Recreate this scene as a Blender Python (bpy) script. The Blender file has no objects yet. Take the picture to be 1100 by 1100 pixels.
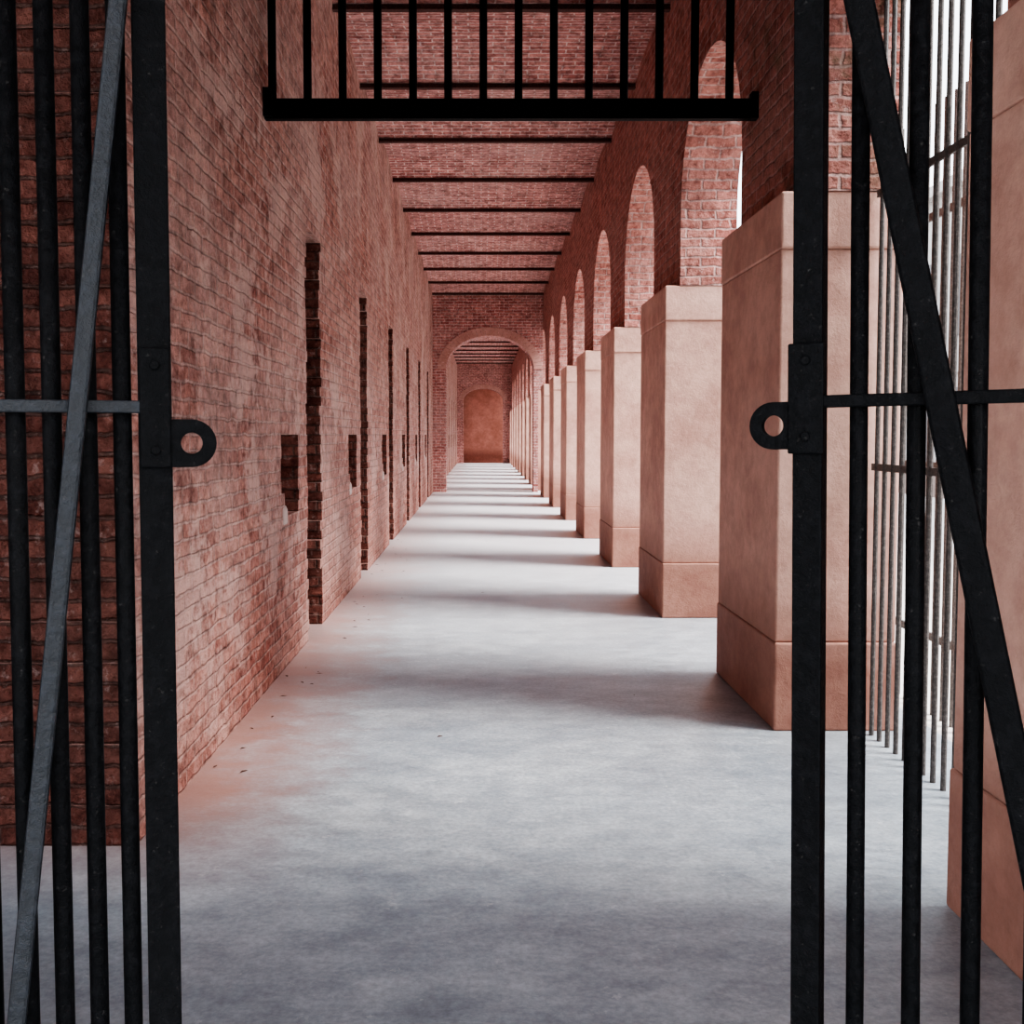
import bpy, bmesh, math, random
from mathutils import Vector, Matrix
random.seed(7)
scene = bpy.context.scene
COL = scene.collection
try:
    scene.view_settings.look = 'AgX - Medium High Contrast'
except Exception: pass

# ------------------------------------------------------------------ materials
def new_mat(name):
    m = bpy.data.materials.new(name); m.use_nodes = True
    nt = m.node_tree
    return m, nt, nt.nodes['Principled BSDF']

def N(nt, t, **kw):
    n = nt.nodes.new(t)
    for k, v in kw.items():
        if k in n.inputs.keys(): n.inputs[k].default_value = v
        else: setattr(n, k, v)
    return n

def noise(nt, vec, scale, detail=4, rough=0.6):
    n = nt.nodes.new('ShaderNodeTexNoise')
    n.inputs['Scale'].default_value = scale
    n.inputs['Detail'].default_value = detail
    n.inputs['Roughness'].default_value = rough
    nt.links.new(vec, n.inputs['Vector'])
    return n.outputs['Fac']

def ramp(nt, fac, p0, p1, c0=(0,0,0,1), c1=(1,1,1,1)):
    r = nt.nodes.new('ShaderNodeValToRGB')
    r.color_ramp.elements[0].position = p0; r.color_ramp.elements[0].color = c0
    r.color_ramp.elements[1].position = p1; r.color_ramp.elements[1].color = c1
    nt.links.new(fac, r.inputs['Fac'])
    return r.outputs['Color']

def mix(nt, fac, a, b, blend='MIX'):
    n = nt.nodes.new('ShaderNodeMix'); n.data_type = 'RGBA'; n.blend_type = blend
    for sock, val in ((n.inputs[0], fac), (n.inputs[6], a), (n.inputs[7], b)):
        if isinstance(val, (int, float)): sock.default_value = val
        elif isinstance(val, tuple): sock.default_value = val
        else: nt.links.new(val, sock)
    return n.outputs[2]

def mathn(nt, op, a, b):
    n = nt.nodes.new('ShaderNodeMath'); n.operation = op
    for sock, val in ((n.inputs[0], a), (n.inputs[1], b)):
        if isinstance(val, (int, float)): sock.default_value = val
        else: nt.links.new(val, sock)
    return n.outputs[0]

def brick_mat(name, axes, c1, c2, mort, wash, wash_lo=0.45, wash_hi=0.75, wash_amt=0.7, bump=0.6, grime=0.0, moss=0.0, row=0.075, patch=0.0):
    m, nt, b = new_mat(name)
    geo = nt.nodes.new('ShaderNodeNewGeometry')
    pos = geo.outputs['Position']
    nz = nt.nodes.new('ShaderNodeTexNoise'); nz.inputs['Scale'].default_value = 7; nz.inputs['Detail'].default_value = 6; nz.inputs['Roughness'].default_value=.65
    nt.links.new(pos, nz.inputs['Vector'])
    sub = N(nt, 'ShaderNodeVectorMath', operation='SUBTRACT'); nt.links.new(nz.outputs['Color'], sub.inputs[0]); sub.inputs[1].default_value = (.5,.5,.5)
    sc = N(nt, 'ShaderNodeVectorMath', operation='SCALE'); nt.links.new(sub.outputs[0], sc.inputs[0]); sc.inputs['Scale'].default_value = 0.05
    add = N(nt, 'ShaderNodeVectorMath', operation='ADD'); nt.links.new(pos, add.inputs[0]); nt.links.new(sc.outputs[0], add.inputs[1])
    sep = nt.nodes.new('ShaderNodeSeparateXYZ'); nt.links.new(add.outputs[0], sep.inputs[0])
    com = nt.nodes.new('ShaderNodeCombineXYZ')
    nt.links.new(sep.outputs[axes[0]], com.inputs[0]); nt.links.new(sep.outputs[axes[1]], com.inputs[1])
    br = nt.nodes.new('ShaderNodeTexBrick')
    nt.links.new(com.outputs[0], br.inputs['Vector'])
    br.inputs['Scale'].default_value = 1
    br.inputs['Brick Width'].default_value = 0.235
    br.inputs['Row Height'].default_value = row
    br.inputs['Mortar Size'].default_value = 0.011
    br.inputs['Mortar Smooth'].default_value = 0.7
    br.inputs['Bias'].default_value = 0.0
    br.inputs['Color1'].default_value = c1; br.inputs['Color2'].default_value = c2
    br.inputs['Mortar'].default_value = mort
    big = noise(nt, pos, 0.8, 6, 0.65)
    med = noise(nt, pos, 5, 7, 0.72)
    fine = noise(nt, pos, 45, 5, 0.7)
    chip = noise(nt, pos, 14, 5, 0.7)
    col = br.outputs['Color']
    dark = ramp(nt, chip, 0.34, 0.58, (0.42,0.34,0.34,1), (1.12,1.08,1.08,1))
    col = mix(nt, 0.9, col, dark, 'MULTIPLY')
    dark2 = ramp(nt, med, 0.34, 0.6, (0.55,0.47,0.46,1), (1.15,1.1,1.1,1))
    col = mix(nt, 0.85, col, dark2, 'MULTIPLY')
    wf = ramp(nt, mathn(nt, 'ADD', mathn(nt,'MULTIPLY',big,0.6), mathn(nt,'MULTIPLY',chip,0.4)), wash_lo, wash_hi)
    col = mix(nt, mathn(nt, 'MULTIPLY', wf, wash_amt), col, wash)
    sp = ramp(nt, fine, 0.35, 0.7, (0.7,0.7,0.7,1), (1.15,1.15,1.15,1))
    col = mix(nt, 0.8, col, sp, 'MULTIPLY')
    fl = ramp(nt, noise(nt, pos, 19, 5, 0.7), 0.58, 0.68)
    col = mix(nt, mathn(nt,'MULTIPLY',fl,0.4), col, (0.74,0.56,0.51,1))
    hb = mathn(nt,'MULTIPLY', br.outputs['Fac'], -0.8)
    if patch:
        pf = ramp(nt, mathn(nt,'ADD', mathn(nt,'MULTIPLY', noise(nt, pos, 1.4, 8, 0.7), .85), mathn(nt,'MULTIPLY', chip, .15)), 0.52, 0.57)
        col = mix(nt, mathn(nt,'MULTIPLY',pf,patch), col, (0.74,0.50,0.44,1))
    if moss:
        mg = ramp(nt, noise(nt, pos, 2.3, 6, 0.7), 0.5, 0.62)
        s3 = nt.nodes.new('ShaderNodeSeparateXYZ'); nt.links.new(pos, s3.inputs[0])
        mg = mathn(nt,'MULTIPLY', mg, ramp(nt, mathn(nt,'MULTIPLY',s3.outputs[2],0.2), .5,.65))
        mg = mathn(nt,'MULTIPLY', mg, ramp(nt, mathn(nt,'MULTIPLY',s3.outputs[1],0.1), .5,.62,(1,1,1,1),(0,0,0,1)))
        col = mix(nt, mathn(nt,'MULTIPLY',mg,moss), col, (0.13,0.13,0.07,1))
    if grime:
        s2 = nt.nodes.new('ShaderNodeSeparateXYZ'); nt.links.new(pos, s2.inputs[0])
        zz = mathn(nt,'ADD', s2.outputs[2], mathn(nt,'MULTIPLY', med, -1.6))
        g = ramp(nt, mathn(nt,'MULTIPLY',mathn(nt,'ADD',zz,1.2),0.4), 0.1, 0.6, (0.6,0.45,0.41,1), (1,1,1,1))
        col = mix(nt, grime, col, g, 'MULTIPLY')
    nt.links.new(col, b.inputs['Base Color'])
    b.inputs['Roughness'].default_value = 0.9
    b.inputs['Specular IOR Level'].default_value = 0.2
    h = mathn(nt, 'ADD', hb, mathn(nt,'ADD', mathn(nt,'MULTIPLY',chip,1.8), mathn(nt,'MULTIPLY',fine,0.5)))
    bp = nt.nodes.new('ShaderNodeBump'); bp.inputs['Strength'].default_value = bump; bp.inputs['Distance'].default_value = 0.022
    nt.links.new(h, bp.inputs['Height']); nt.links.new(bp.outputs[0], b.inputs['Normal'])
    return m

def brick_set(prefix, *a, **k):
    return [brick_mat(prefix+'_side', (1,2), *a, **k),
            brick_mat(prefix+'_front', (0,2), *a, **k),
            brick_mat(prefix+'_flat', (0,1), *a, **k)]

WALLB = brick_set('weathered_brick', (0.40,0.135,0.10,1), (0.66,0.32,0.25,1), (0.66,0.44,0.38,1), (0.76,0.52,0.46,1), 0.40, 0.60, 0.55, bump=0.9, grime=0.7, patch=0.55)
WALLB[1] = brick_mat('shaded_raw_brick', (0,2), (0.20,0.065,0.05,1), (0.38,0.15,0.115,1), (0.2,0.12,0.1,1), (0.38,0.2,0.16,1), 0.45, 0.7, 0.5, bump=1.0, grime=0.5)  # jamb and return faces: rough unwashed brick with shade painted into its colour
ARCB  = brick_set('arcade_brick', (0.40,0.13,0.10,1), (0.60,0.26,0.21,1), (0.62,0.44,0.40,1), (0.56,0.34,0.29,1), 0.42, 0.68, 0.6, bump=0.8, moss=0.8)
CEILB = brick_set('vault_brick', (0.44,0.15,0.13,1), (0.68,0.32,0.28,1), (0.84,0.70,0.66,1), (0.74,0.5,0.46,1), 0.44, 0.72, 0.55, bump=0.8)

def plaster_mat(name, base, dark, bumpd=0.5):
    m, nt, b = new_mat(name)
    pos = nt.nodes.new('ShaderNodeNewGeometry').outputs['Position']
    a = noise(nt, pos, 1.8, 8, 0.7); f = noise(nt, pos, 60, 4, 0.7); mm = noise(nt, pos, 9, 7, 0.75)
    col = mix(nt, ramp(nt, a, 0.38, 0.60), dark, base)
    col = mix(nt, 0.8, col, ramp(nt, mm, 0.32, 0.62, (0.76,0.73,0.71,1), (1.06,1.06,1.06,1)), 'MULTIPLY')
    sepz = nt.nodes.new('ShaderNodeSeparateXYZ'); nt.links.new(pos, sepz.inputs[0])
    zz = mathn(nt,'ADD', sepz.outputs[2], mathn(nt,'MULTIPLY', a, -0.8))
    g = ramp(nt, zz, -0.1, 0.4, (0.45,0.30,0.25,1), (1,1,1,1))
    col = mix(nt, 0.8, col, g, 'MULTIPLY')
    nt.links.new(col, b.inputs['Base Color']); b.inputs['Roughness'].default_value = 0.85
    bp = nt.nodes.new('ShaderNodeBump'); bp.inputs['Strength'].default_value = bumpd; bp.inputs['Distance'].default_value = 0.01
    nt.links.new(mathn(nt,'ADD',mathn(nt,'MULTIPLY',f,0.5),mathn(nt,'MULTIPLY',mm,1.5)), bp.inputs['Height']); nt.links.new(bp.outputs[0], b.inputs['Normal'])
    return m
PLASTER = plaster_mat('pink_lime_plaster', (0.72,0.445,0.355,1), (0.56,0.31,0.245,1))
STONE = plaster_mat('pale_stone', (0.7,0.55,0.5,1), (0.6,0.45,0.4,1))
ENDMAT = plaster_mat('red_oxide_plaster', (0.58,0.25,0.19,1), (0.44,0.17,0.12,1))
PALEWALL = plaster_mat('distant_plaster', (0.42,0.41,0.40,1), (0.3,0.3,0.29,1))
RINGM = plaster_mat('arch_brick_red', (0.60,0.34,0.29,1), (0.48,0.24,0.2,1))

# floor
FLOOR, nt, b = new_mat('worn_cement')
pos = nt.nodes.new('ShaderNodeNewGeometry').outputs['Position']
mp = nt.nodes.new('ShaderNodeMapping'); mp.inputs['Scale'].default_value=(0.75,1.2,1); nt.links.new(pos, mp.inputs['Vector'])
vp = mp.outputs[0]
a = noise(nt, vp, 1.5, 10, 0.76); m2 = noise(nt, vp, 6.5, 10, 0.8); f = noise(nt, pos, 50, 4, 0.7)
col = mix(nt, ramp(nt, a, 0.40, 0.60), (0.265,0.30,0.335,1), (0.385,0.42,0.45,1))
col = mix(nt, 0.85, col, ramp(nt, m2, 0.38, 0.60, (0.68,0.71,0.73,1), (1.2,1.18,1.16,1)), 'MULTIPLY')
col = mix(nt, 0.7, col, ramp(nt, f, 0.35, 0.65, (0.76,0.76,0.76,1), (1.2,1.2,1.2,1)), 'MULTIPLY')
col = mix(nt, mathn(nt,'MULTIPLY',ramp(nt, noise(nt,pos,8,7,0.78), 0.61,0.66),0.45), col, (0.62,0.64,0.64,1))
sep = nt.nodes.new('ShaderNodeSeparateXYZ'); nt.links.new(pos, sep.inputs[0])
edge = mathn(nt,'ADD', sep.outputs[0], mathn(nt,'ADD', mathn(nt,'MULTIPLY', m2, 0.9), mathn(nt,'MULTIPLY', a, 0.9)))
dust = ramp(nt, mathn(nt,'ADD', edge, 0.55), 0.25, 0.85, (1,1,1,1), (0,0,0,1))
dust = mathn(nt,'MULTIPLY', dust, ramp(nt, mathn(nt,'MULTIPLY', sep.outputs[1], 0.1), 0.30, 0.40))
col = mix(nt, mathn(nt,'MULTIPLY',dust,0.85), col, (0.38,0.19,0.15,1))
far_light = ramp(nt, mathn(nt,'MULTIPLY', sep.outputs[1], 0.03), 0.15, 0.45)  # brightness of the distant floor painted into the cement colour
col = mix(nt, mathn(nt,'MULTIPLY',far_light,0.75), col, (0.62,0.59,0.60,1))
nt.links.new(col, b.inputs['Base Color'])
nt.links.new(ramp(nt, m2, 0.3, 0.7, (0.28,0.28,0.28,1), (0.55,0.55,0.55,1)), b.inputs['Roughness'])
bp = nt.nodes.new('ShaderNodeBump'); bp.inputs['Strength'].default_value = 0.3; bp.inputs['Distance'].default_value = 0.01
nt.links.new(mathn(nt,'ADD',m2,mathn(nt,'MULTIPLY',f,0.2)), bp.inputs['Height']); nt.links.new(bp.outputs[0], b.inputs['Normal'])

def iron_mat(name, base, rough, bumps=0.5, spec=0.3, fleck=0.2):
    m, nt, b = new_mat(name)
    pos = nt.nodes.new('ShaderNodeNewGeometry').outputs['Position']
    n1 = noise(nt, pos, 70, 5, 0.75); n2 = noise(nt, pos, 150, 3, 0.7)
    col = mix(nt, ramp(nt, n1, 0.45, 0.7), base, tuple(min(1,c*2.5+0.002) for c in base[:3])+(1,))
    col = mix(nt, mathn(nt,'MULTIPLY',ramp(nt, n2, 0.64,0.74),fleck), col, (0.13,0.12,0.11,1))
    nt.links.new(col, b.inputs['Base Color'])
    b.inputs['Specular IOR Level'].default_value = spec
    nt.links.new(ramp(nt, n1, 0.3, 0.7, (rough-.1,)*3+(1,), (rough+.15,)*3+(1,)), b.inputs['Roughness'])
    bp = nt.nodes.new('ShaderNodeBump'); bp.inputs['Strength'].default_value = bumps; bp.inputs['Distance'].default_value = 0.004
    nt.links.new(n1, bp.inputs['Height']); nt.links.new(bp.outputs[0], b.inputs['Normal'])
    return m
IRON = iron_mat('black_painted_iron', (0.0012,0.0012,0.0015,1), 0.6, bumps=.9, spec=0.07, fleck=0.15)
IRON_G = iron_mat('grey_skylit_iron', (0.005,0.006,0.008,1), 0.42, 1.0, spec=0.26)  # sky highlight put into a paler, bluer, glossier copy of the black iron
RUST = iron_mat('rusty_beam_iron', (0.06,0.028,0.024,1), 0.85, spec=.1)
GRILLE = iron_mat('weathered_grille_iron', (0.07,0.06,0.055,1), 0.6)
LEAF = iron_mat('dry_leaf_brown', (0.08,0.04,0.03,1), 0.8)

GROUND, nt, b = new_mat('courtyard_ground')
pos = nt.nodes.new('ShaderNodeNewGeometry').outputs['Position']
nt.links.new(mix(nt, ramp(nt, noise(nt,pos,0.6,6), 0.35,0.65), (0.55,0.51,0.46,1), (0.68,0.65,0.61,1)), b.inputs['Base Color'])
b.inputs['Roughness'].default_value = 0.95
DARK, nt, b = new_mat('dark_window_recess'); b.inputs['Base Color'].default_value = (0.03,0.03,0.035,1)

# ------------------------------------------------------------------ mesh helpers
def finish(name, bm, mats, bynormal=False, smooth=False, parent=None, bevel=0):
    bmesh.ops.recalc_face_normals(bm, faces=bm.faces)
    if bynormal:
        for f in bm.faces:
            n = f.normal; ax = max(range(3), key=lambda i: abs(n[i]))
            f.material_index = ax
    me = bpy.data.meshes.new(name); bm.to_mesh(me); bm.free()
    for m in mats: me.materials.append(m)
    if smooth:
        for p in me.polygons: p.use_smooth = True
    o = bpy.data.objects.new(name, me); COL.objects.link(o)
    if parent: o.parent = parent
    if bevel:
        md = o.modifiers.new('bevel','BEVEL'); md.width = bevel; md.segments = 2; md.limit_method='ANGLE'
    return o

def box(bm, x0,x1,y0,y1,z0,z1):
    v = [bm.verts.new(p) for p in ((x0,y0,z0),(x1,y0,z0),(x1,y1,z0),(x0,y1,z0),(x0,y0,z1),(x1,y0,z1),(x1,y1,z1),(x0,y1,z1))]
    for q in ((0,3,2,1),(4,5,6,7),(0,1,5,4),(1,2,6,5),(2,3,7,6),(3,0,4,7)):
        bm.faces.new([v[i] for i in q])

def rod(bm, p0, p1, w, d, up=None):
    p0 = Vector(p0); p1 = Vector(p1); t = (p1-p0).normalized()
    nrm = Vector(up) if up else Vector((0,1,0))
    nrm = (nrm - t*nrm.dot(t)).normalized()
    s = t.cross(nrm)
    vs = []
    for p in (p0,p1):
        for a,b_ in ((-1,-1),(1,-1),(1,1),(-1,1)):
            vs.append(bm.verts.new(p + s*a*w/2 + nrm*b_*d/2))
    for q in ((0,1,2,3),(7,6,5,4),(0,4,5,1),(1,5,6,2),(2,6,7,3),(3,7,4,0)):
        bm.faces.new([vs[i] for i in q])

def cyl(bm, p0, p1, r, seg=10):
    p0 = Vector(p0); p1 = Vector(p1); d = p1-p0
    M = Matrix.Translation((p0+p1)/2) @ d.to_track_quat('Z','Y').to_matrix().to_4x4()
    bmesh.ops.create_cone(bm, cap_ends=True, segments=seg, radius1=r, radius2=r, depth=d.length, matrix=M)

# ------------------------------------------------------------------ layout constants
EYE=1.5; XL=-1.26; XP=1.48; XW=1.60; XO=2.05
Z_P=2.70; Z_C=5.10; P=3.055; PIER=1.22; Y1=4.88; YEND=52.0
NP=17
pier_y=[Y1+P*(i-1) for i in range(NP)]
CROSS=25.5

bm=bmesh.new(); box(bm,-6,2.3,-4,54,-0.25,0.0); finish('floor',bm,[FLOOR])
bm=bmesh.new(); box(bm,-60,80,-60,120,-0.6,-0.3); finish('courtyard_ground',bm,[GROUND])

# left wall : ragged brickwork with cell doors + bolt niches
doors=[7.07+3.14*i for i in range(14) if 7.07+3.14*i<50.5]
doors=[d for d in doors if not (CROSS-1.2<d<CROSS+0.9)]
DW=0.60; DH=2.94
bm=bmesh.new(); H=0.075; rows=int(DH/H)
YS=3.5; XB=-1.86; XN=-1.46
for r in range(rows+1):
    z0=r*H; z1=z0+H
    near=YS+random.uniform(-.008,.008)
    cuts_f=[]; cuts_b=[]
    for d in doors:
        q=0.025 if r%2 else -0.02
        q+=0.03*math.sin(r*0.5+d)
        a=d+q*0.6+random.uniform(-.02,.02); e=d+DW+q+random.uniform(-.03,.03)
        cuts_b.append((a,e+random.uniform(-.04,.0)))
        if .93<=z0<1.50:
            off=0.0 if z0>1.1 else 0.10
            cuts_f.append((d-.92+off+random.uniform(-.015,.015), d-.34+random.uniform(-.02,.02)))
        cuts_f.append((a,e))
    for cuts,xa,xb in ((cuts_f,XN,XL),(cuts_b,XB,XN)):
        y=near
        for (a,e) in cuts+[(52.6,52.6)]:
            jx=random.uniform(-.0015,.0015) if xb==XL else 0
            box(bm,xa,xb+jx,y,a,z0,z1); y=e
ztop=(rows+1)*H
box(bm,XB,XL,YS,52.6,ztop,Z_C+.25)
box(bm,-2.1,XB,YS,52.6,0,Z_C+.25)
box(bm,-5.5,-2.1,4.7,5.0,0,Z_C+.25)
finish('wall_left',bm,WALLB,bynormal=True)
for d in doors[:6]:
    bm=bmesh.new(); box(bm,XN-.02,XL+.006,d-.90,d-.72,0.90,1.05); finish('niche_sill_stone',bm,[STONE],bevel=.035)
me=None
for d in doors:
    if me is None:
        bm=bmesh.new()
        for yy in (0.05,DW-.05): rod(bm,(0,yy,0.0),(0,yy,DH-.05),.05,.03,(1,0,0))
        for zz in (.06,.9,1.7,2.45,DH-.1): rod(bm,(0,0.03,zz),(0,DW-.03,zz),.05,.012,(1,0,0))
        for k in range(1,6): cyl(bm,(0,DW*k/6,0.02),(0,DW*k/6,DH-.06),.012,8)
        o=finish('barred_cell_door',bm,[IRON]); me=o.data
    else:
        o=bpy.data.objects.new('barred_cell_door',me); COL.objects.link(o)
    o.location=(-1.78,d,0.0)

# right arcade wall above the piers
bm=bmesh.new()
R=(P-PIER)/2; SPR=3.28
for y in pier_y:
    box(bm,XW,XO,y,min(y+PIER,YEND+.6),Z_P,Z_C+.25)
    y0=y+PIER; yc=y0+R
    if yc>YEND: continue
    n=20; pts=[]
    for i in range(n+1):
        t=math.pi-math.pi*i/n
        pts.append((yc+R*math.cos(t),SPR+R*math.sin(t)))
    for i in range(n):
        (ya,za),(yb,zb)=pts[i],pts[i+1]
        V=[bm.verts.new(p) for p in ((XW,ya,za),(XW,yb,zb),(XW,yb,Z_C+.25),(XW,ya,Z_C+.25),(XO,ya,za),(XO,yb,zb),(XO,yb,Z_C+.25),(XO,ya,Z_C+.25))]
        for q in ((0,1,2,3),(7,6,5,4),(0,4,5,1),(3,2,6,7)): bm.faces.new([V[j] for j in q])
finish('wall_right',bm,ARCB,bynormal=True)

# plastered piers (plinth, shaft, collar)
me=None
for k,y in enumerate(pier_y):
    if me is None:
        bm=bmesh.new()
        def prism(ox,oy,z0,z1): box(bm,XP+ox,XO+.05-ox,oy,PIER-oy,z0,z1)
        prism(0.0,0.0,0.0,.45); prism(0.004,.015,.45,2.42); prism(0.001,.004,2.42,2.70)
        o=finish('plastered_pier',bm,[PLASTER]); me=o.data
    else:
        o=bpy.data.objects.new('plastered_pier',me); COL.objects.link(o)
    md=o.modifiers.new('bevel','BEVEL'); md.width=.012; md.segments=3; md.limit_method='ANGLE'
    o.location=(0,y,0)

# jack-arch ceiling
beams=[4.74+1.872*(i-4) for i in range(32)]
beams=[b_ for b_ in beams if b_<YEND]
bm=bmesh.new()
for i,b0 in enumerate(beams):
    b1=b0+1.872; n=10; rise=.13
    for j in range(n):
        ya=b0+(b1-b0)*j/n; yb=b0+(b1-b0)*(j+1)/n
        za=Z_C+.04+rise*(1-(2*j/n-1)**2); zb=Z_C+.04+rise*(1-(2*(j+1)/n-1)**2)
        xl=-2.6 if ya<4 else -2.1
        V=[bm.verts.new(p) for p in ((xl,ya,za),(XO,ya,za),(XO,yb,zb),(xl,yb,zb),(xl,ya,5.45),(XO,ya,5.45),(XO,yb,5.45),(xl,yb,5.45))]
        for q in ((0,1,2,3),(7,6,5,4),(0,4,5,1),(3,2,6,7)): bm.faces.new([V[k_] for k_ in q])
finish('ceiling',bm,CEILB,bynormal=True)
bm=bmesh.new(); box(bm,-5.5,2.5,-2.75,53,5.45,5.6); finish('roof_slab',bm,[PALEWALL])
for b0 in beams:
    bm=bmesh.new(); xa=XL-.05 if b0>3.5 else -2.45
    box(bm,xa,XW+.05,-.03,.03,-.012,.0); box(bm,xa,XW+.05,-.008,.008,0,.07); box(bm,xa,XW+.05,-.03,.03,.07,.082)
    o=finish('ceiling_beam',bm,[RUST]); o.location=(0,b0,Z_C+.0)

# cross walls with arches
def cross(name,y0,y1,xa,xb,spr,rise,mats):
    bm=bmesh.new(); zt=Z_C+.2
    X0,X1=XL,XW
    box(bm,X0,xa,y0,y1,0,zt)
    if xb<XP-.02: box(bm,xb,XP,y0,y1,0,zt)
    box(bm,max(xb,XP),X1,y0,y1,Z_P,zt)
    xc=(xa+xb)/2; hw=(xb-xa)/2; n=28
    pts=[(xc-hw*math.cos(math.pi*i/n),spr+rise*math.sin(math.pi*i/n)) for i in range(n+1)]
    for i in range(n):
        (a,za),(b_,zb)=pts[i],pts[i+1]
        V=[bm.verts.new(p) for p in ((a,y0,za),(b_,y0,zb),(b_,y0,zt),(a,y0,zt),(a,y1,za),(b_,y1,zb),(b_,y1,zt),(a,y1,zt))]
        for q in ((0,3,2,1),(4,5,6,7),(0,1,5,4),(3,7,6,2)): bm.faces.new([V[k] for k in q])
    o=finish(name,bm,mats,bynormal=True)
    bm=bmesh.new(); n=34
    for i in range(n):
        t0=math.pi*(i+.06)/n; t1=math.pi*(i+.94)/n
        q=[(xc-(hw+k)*math.cos(t),spr+(rise+k)*math.sin(t)) for t,k in ((t0,0),(t1,0),(t1,.22),(t0,.22))]
        V=[bm.verts.new((p[0],yy,p[1])) for yy in (y0-.02,y0+.05) for p in q]
        for f in ((0,1,2,3),(7,6,5,4),(0,4,5,1),(1,5,6,2),(2,6,7,3),(3,7,4,0)): bm.faces.new([V[j] for j in f])
    finish('arch_ring',bm,[RINGM],parent=o)
cross('wall_cross',CROSS,CROSS+.6,-.92,1.36,3.2,.86,CEILB)
cross('wall_cross',YEND-.7,YEND,-.94,1.14,3.3,.62,CEILB)
bm=bmesh.new(); box(bm,-2.1,2.1,YEND+.3,YEND+.6,0,Z_C+.3); finish('wall_back',bm,[ENDMAT])

# gate-end wall around the gateway and lobby behind it
bm=bmesh.new()
box(bm,-5.5,-1.02,.78,1.05,0,5.45); box(bm,1.0,2.05,.60,.85,0,5.45); box(bm,-1.02,1.0,.78,1.03,2.45,5.45)
box(bm,1.48,2.05,.85,1.8,0,5.45)
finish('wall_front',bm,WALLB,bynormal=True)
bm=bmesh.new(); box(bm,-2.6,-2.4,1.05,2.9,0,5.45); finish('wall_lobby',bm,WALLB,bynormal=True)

# ------------------------------------------------------------------ overhead transom grille
bm=bmesh.new(); yt=5.8; zt=3.39
rod(bm,(XL-.03,yt,zt),(XW+.06,yt,zt),.115,.05,(0,1,0))
rod(bm,(XL-.03,yt-.03,zt+.03),(XL+.05,yt-.03,zt+.03),.16,.06,(0,1,0))
rod(bm,(XW-.04,yt-.03,zt+.01),(XW+.05,yt-.03,zt+.01),.15,.06,(0,1,0))
for k in range(15):
    x=-1.215+.2045*k
    if x<XW-.01: cyl(bm,(x,yt,zt),(x,yt,Z_C+.12),.024,10)
finish('transom_grille',bm,[IRON])

bm=bmesh.new(); xg=1.95; ya=pier_y[0]+PIER; yb=pier_y[1]
y=ya+.06
while y<yb-.03:
    dz=(y-(ya+R)); top=SPR+math.sqrt(max(R*R-dz*dz,0))
    cyl(bm,(xg,y,0.0),(xg,y,top),.0125,8); y+=.095
for z in (1.34,2.68): rod(bm,(xg,ya+.01,z),(xg,yb-.01,z),.035,.012,(1,0,0))
finish('window_grille',bm,[GRILLE])
bm=bmesh.new(); xg=2.9
for k in range(60): cyl(bm,(xg,1+.13*k,-.3),(xg,1+.13*k,3.6),.016,8)
for z in (.2,1.3,2.9): rod(bm,(xg,.9,z),(xg,8.7,z),.05,.02,(1,0,0))
finish('courtyard_fence',bm,[GRILLE])

# dry leaf litter along the foot of the left wall
bm=bmesh.new()
for k in range(46):
    x=XL+.04+abs(random.gauss(0,.22)); y=random.uniform(4.2,14); s=random.uniform(.008,.020); a_=random.uniform(0,6.28)
    if k%9==0: x=random.uniform(-.8,1.2)
    pts=[(-1.4,0,.002),(-.2,.5,.004),(1.3,.1,.002),(.1,-.5,.005)]
    bm.faces.new([bm.verts.new((x+s*(p[0]*math.cos(a_)-p[1]*math.sin(a_)),y+s*(p[0]*math.sin(a_)+p[1]*math.cos(a_)),p[2])) for p in pts])
finish('fallen_leaves',bm,[LEAF])

# ------------------------------------------------------------------ gates
def plate_with_hole(parent, mat, origin, ux, L, Hh, r, thick, nrm):
    bm=bmesh.new(); n=32; cx=L-Hh/2
    outer=[];inner=[]
    for i in range(n):
        t=2*math.pi*i/n; c,s=math.cos(t),math.sin(t)
        if c>=-1e-6: o=(cx+Hh/2*c, Hh/2*s)
        else:
            k=min(cx/max(-c,1e-6), (Hh/2)/max(abs(s),1e-6)); o=(cx+k*c,k*s)
        outer.append(o); inner.append((cx+r*c,r*s))
    up=Vector((0,0,1)); O=Vector(origin); U=Vector(ux).normalized(); W=Vector(nrm).normalized()
    def mk(p,s): return bm.verts.new(O+U*p[0]+up*p[1]+W*s)
    A=[mk(p,0) for p in outer];B=[mk(p,0) for p in inner];C=[mk(p,thick) for p in outer];D=[mk(p,thick) for p in inner]
    for i in range(n):
        j=(i+1)%n
        bm.faces.new((A[i],A[j],B[j],B[i])); bm.faces.new((C[j],C[i],D[i],D[j]))
        bm.faces.new((A[j],A[i],C[i],C[j])); bm.faces.new((B[i],B[j],D[j],D[i]))
    return finish('hasp_plate',bm,[mat],parent=parent,bevel=.0015)

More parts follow.
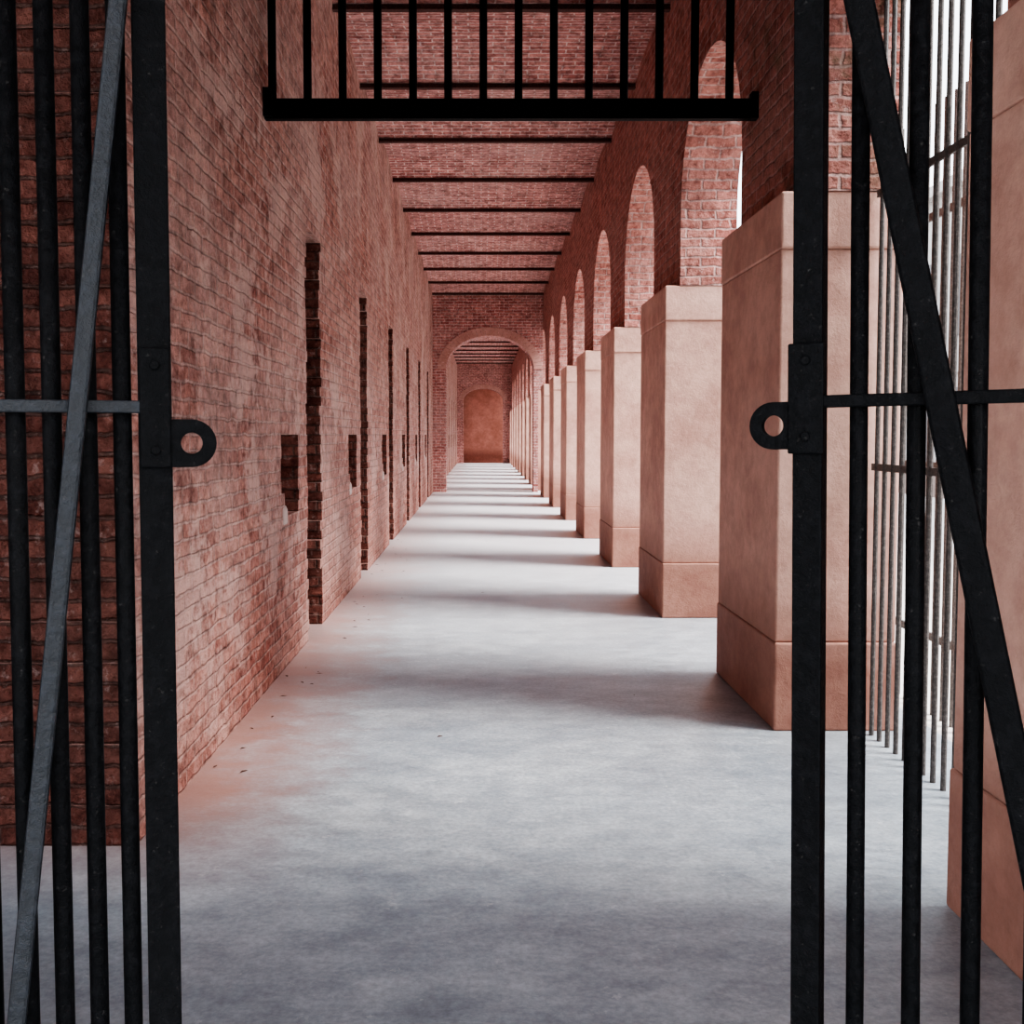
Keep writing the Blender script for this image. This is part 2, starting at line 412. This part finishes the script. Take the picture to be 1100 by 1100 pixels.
def gate(x0,y0,sgn,ang,first,spacing,n,rbar,hbar,hasp_z,diag,stile_w,diag_w,dmat,block,bw,sag=0.0):
    root=bpy.data.objects.new('iron_gate',None); COL.objects.link(root)
    u=Vector((sgn*math.cos(ang),-math.sin(ang),0)); w=Vector((-sgn*math.sin(ang),-math.cos(ang),0))
    O=Vector((x0,y0,0)); Z=Vector((0,0,1)); top=2.28
    L=first+spacing*n
    bm=bmesh.new(); rod(bm,O+Z*.03,O+Z*top,stile_w,.025,w)
    rod(bm,O+u*L+Z*.02,O+u*L+Z*top,.045,.045,w)
    for zz in (.06,top-.03): rod(bm,O+Z*zz,O+u*L+Z*zz,.045,.02,w)
    finish('frame',bm,[IRON],parent=root,bevel=.002)
    bm=bmesh.new()
    for k in range(n): cyl(bm,O+u*(first+spacing*k)+Z*.05,O+u*(first+spacing*k)+Z*(top-.02),rbar,12)
    finish('bars',bm,[IRON],parent=root,smooth=True)
    bm=bmesh.new(); rod(bm,O+Z*hbar+w*.014,O+u*L+Z*hbar+w*.014,.0145,.008,w)
    rod(bm,O+Z*.6+w*.014,O+u*L+Z*.6+w*.014,.0145,.008,w)
    finish('rail',bm,[IRON_G if sgn<0 else IRON],parent=root,bevel=.002)
    (s0,h0),(s1,h1)=diag
    bm=bmesh.new(); rod(bm,O+u*s0+Z*h0+w*.026,O+u*s1+Z*h1+w*.026,diag_w,.014,w)
    finish('diagonal_brace',bm,[dmat],parent=root,bevel=.004)
    plate_with_hole(root,IRON,O-u*(stile_w/2-.008)+Z*hasp_z+w*.006,-u,.058,.056,.0125,.011,w)
    bm=bmesh.new(); rod(bm,O+Z*block[0]+w*.015,O+Z*block[1]+w*.015,bw,.010,w)
    for zz in (block[0]+.02,block[1]-.02): cyl(bm,O+Z*zz+w*.018,O+Z*zz+w*.023,.006,10)
    finish('lock_bracket',bm,[IRON],parent=root,bevel=.003)
    bm=bmesh.new(); q=O+u*(L+.06); rod(bm,q,q+Z*2.45,.06,.06,w)
    for zz in (.4,1.2,2.0): cyl(bm,O+u*(L+.02)+Z*(zz-.05),O+u*(L+.02)+Z*(zz+.05),.016,12)
    finish('hinge_post',bm,[IRON],parent=root,bevel=.003)
    if sag:
        c=Vector((x0,y0,1.5)); Rm=Matrix.Rotation(sag,4,'Y')
        root.rotation_euler=(0,sag,0); root.location=c-(Rm@c)
    return root
gate(-.383,1.15,-1,math.radians(20),.036,.0375,15,.0105,1.532,1.49,((.0,2.27),(.245,0.08)),.037,.020,IRON_G,(1.462,1.60),.034)
gate(.386,1.15,1,math.radians(34),.055,.061,9,.0100,1.538,1.511,((.0,2.27),(.43,0.08)),.034,.030,IRON,(1.478,1.606),.041,sag=-.013)

# ------------------------------------------------------------------ opposite wing outside
bm=bmesh.new(); X=13
box(bm,X,X+4,-20,70,-.3,8.2)
box(bm,X-.3,X+4.3,-20,70,8.2,8.5)
for z in (3.2,): box(bm,X-.12,X,-20,70,z,z+.2)
o=finish('prison_wing',bm,[PALEWALL])
bm=bmesh.new()
for z in (0.6,4.2):
    for k in range(40):
        y=-18+2.1*k; box(bm,X-.03,X+.01,y,y+1.2,z,z+2.2)
finish('window_recesses',bm,[DARK],parent=o)

# ------------------------------------------------------------------ world, light, camera
w=bpy.data.worlds.new('overcast_sky'); scene.world=w; w.use_nodes=True
nt=w.node_tree; bg=nt.nodes['Background']
tc=nt.nodes.new('ShaderNodeTexCoord'); sp=nt.nodes.new('ShaderNodeSeparateXYZ'); nt.links.new(tc.outputs['Generated'],sp.inputs[0])
c=ramp(nt,sp.outputs[2],0.0,0.7,(0.95,0.97,1,1),(0.80,0.89,1,1)); nt.links.new(c,bg.inputs['Color'])
bg.inputs['Strength'].default_value=5.4
sd=bpy.data.lights.new('soft_sun','SUN'); sd.energy=13; sd.angle=math.radians(24); sd.color=(1,.97,.95)
so=bpy.data.objects.new('soft_sun',sd); COL.objects.link(so); so.location=(12,-3,14)
dirv=Vector((-1,.22,-1.2)); so.rotation_euler=dirv.to_track_quat('-Z','Y').to_euler()

cd=bpy.data.cameras.new('camera'); cam=bpy.data.objects.new('camera',cd); COL.objects.link(cam)
cd.sensor_width=36; cd.lens=36*1050/1100
pitch=math.radians(3)
cam.location=(0,0,EYE); cam.rotation_euler=(math.radians(90)-pitch,0,0)
cd.shift_x=33/1100; cd.shift_y=-(83-55)/1100
cd.clip_start=.05; cd.clip_end=300
scene.camera=cam
